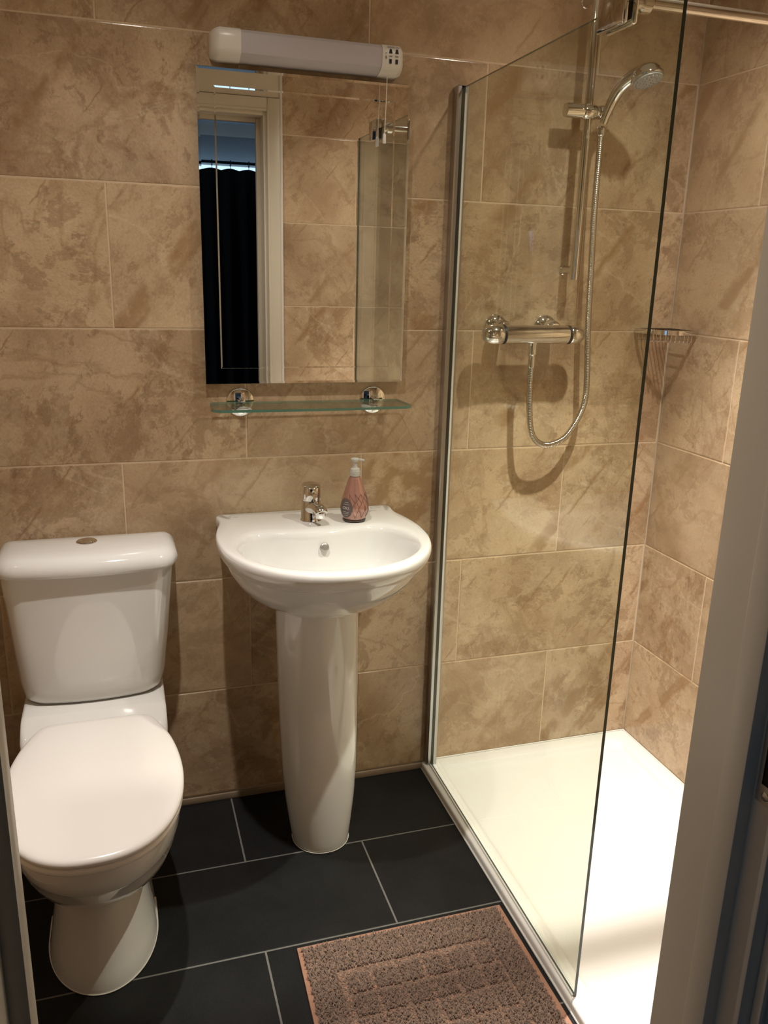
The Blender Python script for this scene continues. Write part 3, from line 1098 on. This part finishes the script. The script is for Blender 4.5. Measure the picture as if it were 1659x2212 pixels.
def ped_ring(z, hw, yf, yb):
    r = []
    n = 64
    cyy = (yf + yb) / 2 - .02
    for k in range(n):
        a = 2 * pi * k / n
        s_, c_ = sin(a), cos(a)
        y = cyy + (s_ * (yb - cyy) if s_ > 0 else s_ * (cyy - yf))
        e = .78 if s_ > 0 else .95
        x = hw * math.copysign(abs(c_) ** e, c_)
        r.append(Vector((CX - .006 + x, y, z)))
    return r


prof = [(0.0, .0685, -.285, -.11), (.006, .0700, -.286, -.108), (.02, .0725, -.286, -.105), (.06, .0785, -.284, -.10), (.12, .0860, -.281, -.095), (.19, .0912, -.276, -.088), (.28, .0942, -.268, -.08), (.38, .0962, -.261, -.07), (.48, .0972, -.256, -.06), (.56, .0980, -.254, -.055), (.614, .0980, -.254, -.052)]
loft(bm, [ped_ring(*p) for p in prof])
obj('pedestal_column', bm, M_ceram, t, sharp=60)
bm = B()
rg = ped_ring(.002, .0700, -.2885, -.107)
rings = []
tube(bm, rg[30:] + rg[:3], .0010, 6)
obj('sealant_bead', bm, M_seal, t)

# ------------------------------------------------------------------ tap
TX, TY = CX - .003, -.088
t = thing('basin_tap', (TX, TY, ZR), 'short chrome mixer tap on the basin ledge', 'tap')
bm = B()
lathe(bm, [(.0250, .0), (.0258, .0015), (.0250, .004), (.0238, .006), (.0236, .047), (.0232, .0485), (.0215, .0495)], (TX, TY, ZR), 'Z', 40)
obj('tap_body', bm, M_chrome, t)
bm = B()
rings = []
for zz, r_, tilt in ((.0500, .0220, .0), (.0512, .0236, .02), (.066, .0238, .08), (.0835, .0230, .16), (.0865, .0215, .17), (.0878, .018, .17), (.0880, .0005, .17)):
    rings.append([Vector((TX + r_ * cos(2 * pi * k / 40), TY + r_ * sin(2 * pi * k / 40), ZR + zz + tilt * r_ * sin(2 * pi * k / 40) * 1.0)) for k in range(40)])
loft(bm, rings)
# lever lip to the front
lp = [(TX, TY - .016, ZR + .070), (TX, TY - .028, ZR + .068), (TX, TY - .038, ZR + .069), (TX, TY - .045, ZR + .071)]
tube(bm, catmull(lp, 4), [.0085 - .0028 * k / 12 for k in range(13)], 16)
obj('lever', bm, M_chrome, t, sharp=50)
bm = B()
sp_ = catmull([(TX, TY - .008, ZR + .030), (TX + .003, TY - .026, ZR + .038), (TX + .007, TY - .042, ZR + .040), (TX + .010, TY - .056, ZR + .037), (TX + .011, TY - .062, ZR + .032)], 6)
n = len(sp_)
rings = []
for i, p in enumerate(sp_):
    T = (sp_[min(i + 1, n - 1)] - sp_[max(i - 1, 0)]).normalized()
    X_ = Vector((1, 0, 0))
    X_ = (X_ - T * X_.dot(T)).normalized()
    Zv = T.cross(X_)
    w = .0190 - .0045 * i / n
    h_ = .0145 - .003 * i / n
    rings.append([p + X_ * w * cos(2 * pi * k / 28) + Zv * h_ * sin(2 * pi * k / 28) for k in range(28)])
loft(bm, rings)
obj('spout', bm, M_chrome, t, sharp=60)
bm = B()
lathe(bm, [(.0115, 0), (.0125, .002), (.0125, .013), (.010, .016)], (TX + .0105, TY - .053, ZR + .019), 'Z', 28)
obj('aerator', bm, M_chrome, t)
bm = B()
lathe(bm, [(.0025, 0), (.003, .002), (.001, .0028)], (TX, TY - .0236, ZR + .040), '-Y', 12)
obj('index_button', bm, M_black, t)

# ------------------------------------------------------------------ soap bottle
SX, SY_ = .5255, -.112
t = thing('soap_bottle', (SX, SY_, ZR), 'rose pink teardrop hand soap bottle with a clear pump, on the basin ledge', 'soap bottle')
m, nt, b = mat_new('rose_soap_liquid')
b.inputs['Base Color'].default_value = (.43, .225, .175, 1)
b.inputs['Roughness'].default_value = .12
b.inputs['Metallic'].default_value = .35
b.inputs['Coat Weight'].default_value = .8
b.inputs['Coat Roughness'].default_value = .03
M_soap = m
prof = [(.0255, .0005), (.0275, .002), (.0275, .006), (.0268, .0075)]
bm = B()
lathe(bm, prof, (SX, SY_, ZR), 'Z', 48)
obj('base_ring', bm, simple('smoky_base', (.07, .05, .045), .12, spec=.6), t, label='thin dark base')
body = [(.0265, .0072), (.0300, .013), (.0328, .022), (.0338, .031), (.0330, .041), (.0305, .053), (.0270, .066), (.0228, .080), (.0185, .093), (.0150, .1025), (.0128, .107), (.0118, .109)]
bp_ = catmull([(r, z, 0) for r, z in body], 4)


def body_r(z):
    for a, b2 in zip(bp_, bp_[1:]):
        if a.y <= z <= b2.y:
            return a.x + (b2.x - a.x) * (z - a.y) / max(b2.y - a.y, 1e-6)
    return bp_[-1].x


bm = B()
lathe(bm, [(p.x, p.y) for p in bp_], (SX, SY_, ZR), 'Z', 56)
bod = obj('bottle_body', bm, M_soap, t, sharp=60)
M_line = simple('thin_dark_print', (.10, .045, .035), .4)


def on_bottle(a, z, off=.0003):
    r = body_r(z) + off
    return Vector((SX + r * sin(a), SY_ - r * cos(a), ZR + z))


bm = B()
W_ = radians(30)
top, lo = .070, .009
for k in range(-1, 6):
    a0 = k * W_ - radians(12)
    segs = [((a0, .070), (a0 + W_, .050)), ((a0 + W_, .050), (a0 + 2 * W_, .070)), ((a0, .070), (a0 + W_ * .5, .036)), ((a0 + W_ * .5, .036), (a0 + W_, .012)),
            ((a0 + W_, .050), (a0 + W_ * .5, .036)), ((a0 + W_ * .5, .036), (a0, .014))]
    if True:
        for (p, q) in segs:
            tube(bm, [on_bottle(p[0] + (q[0] - p[0]) * s / 6, p[1] + (q[1] - p[1]) * s / 6) for s in range(7)], .0004, 4, cap=False)
obj('diamond_lines', bm, M_line, bod)
# oval grey label on the left flank
bm = B()
la0, lz0 = radians(-58), .036
grid = []
for i in range(13):
    row = []
    for j_ in range(25):
        a = 2 * pi * j_ / 24
        rr = i / 12
        row.append(on_bottle(la0 + rr * .62 * cos(a), lz0 + rr * .0235 * sin(a), .0005))
    grid.append(row)
loft(bm, [r[:-1] for r in grid[1:]], cap0=True, cap1=False)
lab = obj('label', bm, simple('grey_label', (.115, .085, .08), .35), bod, label='oval grey printed label')
M_white = simple('pale_print', (.55, .50, .46), .5)


def label_text(s, size, a, z):
    p = on_bottle(a, z, .0009)
    X_ = Vector((cos(a), sin(a), 0))
    Y_ = Vector((0, 0, 1))
    Zn = X_.cross(Y_)
    Mx = Matrix((X_, Y_, Zn)).transposed()
    text('label_print', s, size, p, Mx, M_white, lab)


label_text('OIO.', .0095, radians(-50), .037)
for zz, w in ((.050, .35), (.0455, .5), (.0275, .5), (.0235, .45), (.0190, .3)):
    bm = B()
    tube(bm, [on_bottle(la0 + radians(6) + w * (s / 6 - .5), zz, .0008) for s in range(7)], .0004, 4)
    obj('label_line', bm, M_white, lab)
M_clear = simple('clear_pump_plastic', (.72, .70, .64), .15, trans=.35)
bm = B()
lathe(bm, [(.0105, .109), (.0125, .110), (.0125, .122), (.0118, .1235), (.0118, .127), (.0105, .128), (.0075, .1295), (.0070, .131), (.0062, .133)], (SX, SY_, ZR), 'Z', 36)
for zz in (.1125, .116, .1195):
    lathe(bm, [(.0124, zz), (.0131, zz + .0006), (.0124, zz + .0012)], (SX, SY_, ZR), 'Z', 36, cap0=False, cap1=False)
obj('pump_collar', bm, M_clear, t)
bm = B()
lathe(bm, [(.0052, .131), (.0052, .143), (.0085, .1465), (.0105, .149), (.0105, .151), (.0075, .153), (.001, .1535)], (SX, SY_, ZR), 'Z', 32)
tube(bm, catmull([(SX + .004, SY_, ZR + .1485), (SX + .014, SY_ + .001, ZR + .1475), (SX + .022, SY_ + .001, ZR + .1455)], 4), [.0036, .0035, .0034, .0033, .0032, .0031, .003, .0029, .0028], 12)
obj('pump_head', bm, M_clear, t)

# ------------------------------------------------------------------ toilet
QX = -0.086
t = thing('toilet', (QX, -.3, 0), 'white close-coupled toilet with closed lid beside the pedestal basin', 'toilet')


def D_ring(z, hw, yf, yb, cyf=.60, e=1.0, cx=QX, n=72, eb=.35, xs=0.0):
    """plan outline: elliptical front, squarish back. cyf: where the widest point lies (fraction from back to front)"""
    cyy = yb + (yf - yb) * cyf
    r = []
    for k in range(n):
        a = 2 * pi * k / n
        s_, c_ = sin(a), cos(a)
        if s_ <= 0:
            x = hw * math.copysign(abs(c_) ** e, c_)
            y = cyy + (cyy - yf) * s_
            y = cyy - (cyy - yf) * abs(s_) ** 1.0
        else:
            x = hw * math.copysign(abs(c_) ** eb, c_)
            y = cyy + (yb - cyy) * abs(s_) ** eb
        r.append(Vector((cx + x + xs, y, z)))
    return r


# pan and foot
bm = B()
cpan = QX - .008
prof = [(0.0, .108, -.572, -.13, .62, cpan), (.010, .108, -.572, -.13, .62, cpan), (.035, .1025, -.562, -.13, .62, cpan), (.09, .094, -.545, -.13, .62, cpan), (.15, .089, -.532, -.13, .62, cpan),
        (.188, .090, -.530, -.13, .62, cpan), (.200, .097, -.540, -.13, .62, cpan), (.212, .112, -.566, -.13, .62, QX - .004), (.228, .127, -.598, -.13, .62, QX), (.252, .141, -.630, -.13, .60, QX), (.282, .150, -.655, -.13, .58, QX),
        (.306, .1535, -.668, -.13, .57, QX), (.314, .156, -.676, -.13, .57, QX), (.320, .1575, -.682, -.13, .57, QX), (.352, .1595, -.692, -.13, .56, QX), (.372, .160, -.694, -.13, .55, QX), (.384, .158, -.691, -.135, .55, QX), (.387, .150, -.68, -.14, .55, QX)]
loft(bm, [D_ring(p[0], p[1], p[2], p[3], p[4], cx=p[5], eb=.75) for p in prof])
obj('pan', bm, M_ceram, t, sharp=60)
# raised shelf carrying the cistern
bm = B()
SXc, = (QX - .004,)
R = []
for z, hx, y0, y1, r in ((.325, .150, -.30, -.010, .03), (.36, .152, -.275, -.006, .022), (.384, .153, -.262, -.004, .016), (.400, .153, -.236, -.004, .014), (.409, .153, -.215, -.004, .014), (.414, .1515, -.205, -.004, .014), (.4165, .147, -.198, -.006, .014)):
    R.append(rrect(SXc, (y0 + y1) / 2, hx, (y1 - y0) / 2, r, z, 8))
loft(bm, R)
obj('cistern_shelf', bm, M_ceram, t, sharp=60)
# cistern body: bowed front, tapering down


def tank_ring(z, hw, yf, r=.035, cx=QX, inset=0.0, yb=-.004):
    pts = []
    n = 28
    bow = .022
    hw -= inset
    # front from left to right bowed, with rounded ends
    for k in range(n + 1):
        s = -1 + 2 * k / n
        x = hw * s
        c = max(0.0, abs(s) - (1 - r / hw)) / (r / hw)
        y = (yf + inset) + bow * s * s + r * (1 - math.sqrt(max(0, 1 - c * c)))
        pts.append(Vector((cx + x, y, z)))
    pts.append(Vector((cx + hw, -.02, z)))
    pts.append(Vector((cx + hw - .004, yb, z)))
    for s in (.5, 0, -.5):
        pts.append(Vector((cx + hw * s, yb, z)))
    pts.append(Vector((cx - hw + .004, yb, z)))
    pts.append(Vector((cx - hw, -.02, z)))
    return pts


bm = B()
R = [tank_ring(.4185, .140, -.158, .045, QX - .005, 0), tank_ring(.4205, .147, -.163, .045, QX - .005), tank_ring(.430, .1535, -.169, .042, QX - .005), tank_ring(.46, .158, -.172, .04, QX - .004), tank_ring(.56, .167, -.176, .038, QX - .002),
     tank_ring(.66, .175, -.179, .036, QX), tank_ring(.722, .180, -.181, .035, QX + .001), tank_ring(.728, .180, -.181, .035, QX + .001)]
loft(bm, R)
obj('cistern', bm, M_ceram, t, sharp=60)
bm = B()
LX = QX + .002
R = []
for z, ins, yy in ((.7265, .006, 0), (.7285, .001, 0), (.734, -.001, 0), (.744, -.001, 0), (.753, .003, 0), (.760, .009, 0), (.765, .017, 0), (.7685, .030, 0), (.7705, .055, 0), (.7715, .085, 0)):
    ring = tank_ring(z, .190, -.196, .040, LX, 0)
    cc = Vector((LX, -.095, z))
    kx = (.190 - ins) / .190
    ky = (.096 - ins) / .096
    R.append([Vector((cc.x + (p.x - cc.x) * kx, cc.y + (p.y - cc.y) * ky, z)) for p in ring])
loft(bm, R)
obj('cistern_lid', bm, M_ceram, t, sharp=60)
bm = B()
BZ = .7712
lathe(bm, [(.0225, 0), (.0225, .002), (.0205, .0038), (.0185, .0030)], (QX + .000, -.083, BZ), 'Z', 40)
bt = obj('flush_button', bm, M_chrome, t)
for s in (-1, 1):
    bm = B()
    n = 20
    pr = []
    for k in range(n + 1):
        a = radians(-78 + 156 * k / n)
        pr.append((s * (.0012 + .0165 * cos(a) * 1.0), .0175 * sin(a)))
    v0 = [bm.verts.new((QX + x, -.083 + y, BZ + .0025)) for x, y in pr]
    v1 = [bm.verts.new((QX + x * .95, -.083 + y * .95, BZ + .0045)) for x, y in pr]
    bm.faces.new(v1)
    for i in range(len(pr)):
        k = (i + 1) % len(pr)
        bm.faces.new((v0[i], v0[k], v1[k], v1[i]))
    obj('half_button', bm, M_chrome, bt)


# seat and lid
def seat_ring(z, inset=0.0, d=0.0):
    base = [(0.0, -.243), (.060, -.243), (.100, -.247), (.118, -.262), (.137, -.305), (.153, -.360), (.1635, -.430), (.1655, -.500), (.157, -.570), (.134, -.635), (.098, -.684), (.052, -.711), (0.0, -.718)]
    pl = [(x, y, 0) for x, y in base] + [(-x, y, 0) for x, y in reversed(base[1:-1])]
    Q = resample(catmull(pl, 8, closed=True), 120)
    cyy = -.49
    return [Vector((QX + p.x * (1 - inset / .165), cyy + (p.y - cyy) * (1 - inset / .23) + d, z)) for p in Q]


bm = B()
loft(bm, [seat_ring(.3885, .008), seat_ring(.390, .004), seat_ring(.393, .002), seat_ring(.400, .002), seat_ring(.403, .005), seat_ring(.4035, .010)])
st = obj('seat', bm, M_seat, t, sharp=60)
bm = B()
loft(bm, [seat_ring(.4045, .006), seat_ring(.406, .0015), seat_ring(.409, 0), seat_ring(.414, 0), seat_ring(.418, .0025), seat_ring(.4205, .008), seat_ring(.4222, .020), seat_ring(.4232, .05), seat_ring(.4238, .09)])
obj('seat_lid', bm, M_seat, t, sharp=60)
for s in (-1, 1):
    bm = B()
    lathe(bm, [(.009, 0), (.009, .03)], (QX + s * .07 - .015, -.240, .404), 'X', 20)
    obj('hinge', bm, M_seat, t)
bm = B()
rg = D_ring(.002, .1095, -.5735, -.13, .62, cx=cpan, eb=.75)
tube(bm, rg[34:] + rg[:3], .0013, 6)
obj('sealant_bead', bm, M_seal, t)

# ------------------------------------------------------------------ bath mat
RX0, RX1, RY0, RY1 = .289, .753, -1.10, -.566
t = thing('bath_mat', ((RX0 + RX1) / 2, (RY0 + RY1) / 2, 0), 'dusky pink tufted bath mat on the black floor against the shower tray', 'bath mat')
M_hem = simple('pink_hem', (.42, .22, .145), .9, noise=.12, nscale=300, bump=.6, bscale=900)
m, nt, b = mat_new('dusky_pink_tufts')
tc = nt.nodes.new('ShaderNodeTexCoord')
c = ramp(nt, noise(nt, tc.outputs['Object'], 90, 4, .6), [(.3, (.165, .104, .074)), (.7, (.32, .213, .158))])
nt.links.new(c, b.inputs['Base Color'])
b.inputs['Roughness'].default_value = 1.0
b.inputs['Sheen Weight'].default_value = .25
M_tuft = m
bm = B()
skew = lambda y: -.006 * (RY1 - y) / .2
kx = lambda s: 1 - 1.2 * s
box(bm, RX0, RX1, RY0, RY1, .001, .0055, bev=.0018)
for v in bm.verts:
    v.co.x += skew(v.co.y) * kx((v.co.x - RX0) / (RX1 - RX0))
obj('woven_base', bm, M_hem, t, label='salmon pink hemmed edge')
rnd = random.Random(3)
verts, faces = [], []
hem = .0115
sp_t = .0030
bx0, by1 = .072, .092
ny = int((RY1 - RY0 - 2 * hem) / sp_t)
nx_ = int((RX1 - RX0 - 2 * hem) / sp_t)


def hgt(u, v):
    """pile height by place: plain border, then a checker of tufted squares with woven lines between"""
    w_, l_ = RX1 - RX0, RY1 - RY0
    du = min(u, w_ - u)
    dv = min(v, l_ - v)
    if du < .066 or dv < .084:
        return .0090
    if du < .073 or dv < .092:
        return .0028
    cu = (u - .073) % .054
    cv = (v - .092) % .054
    if cu < .010 or cv < .010:
        return .0035
    return .0086


for iy in range(ny):
    for ix in range(nx_):
        u = hem + ix * sp_t + rnd.uniform(-.0014, .0014)
        v = hem + iy * sp_t + rnd.uniform(-.0014, .0014)
        h = hgt(u, v) * rnd.uniform(.75, 1.15)
        y = RY1 - v
        x = RX0 + u + skew(y) * kx(u / (RX1 - RX0))
        z0 = .0045
        # clump lean, coherent over ~1 cm
        lx = 0.0022 * sin(x * 410 + 3 * sin(y * 190)) + rnd.gauss(0, .0010)
        ly = 0.0022 * cos(y * 380 + 3 * sin(x * 230)) + rnd.gauss(0, .0010)
        r = .0018
        a0 = rnd.uniform(0, 6.28)
        nb = len(verts)
        for lev, rr, k in ((0, 1.0, 0), (.70, 1.05, .55), (1.0, .55, 1.0)):
            for q in range(4):
                a = a0 + q * pi / 2
                verts.append((x + r * rr * cos(a) + lx * k, y + r * rr * sin(a) + ly * k, z0 + h * lev))
        for lev in (0, 4):
            for q in range(4):
                faces.append((nb + lev + q, nb + lev + (q + 1) % 4, nb + lev + 4 + (q + 1) % 4, nb + lev + 4 + q))
        faces.append((nb + 8, nb + 9, nb + 10, nb + 11))
og = orgof(t)
me = bpy.data.meshes.new('tufted_pile')
me.from_pydata([(a - og.x, b_ - og.y, c - og.z) for a, b_, c in verts], [], faces)
me.update()
me.shade_smooth()
me.materials.append(M_tuft)
o = bpy.data.objects.new('tufted_pile', me)
COL.objects.link(o)
o.parent = t
o['kind'] = 'stuff'
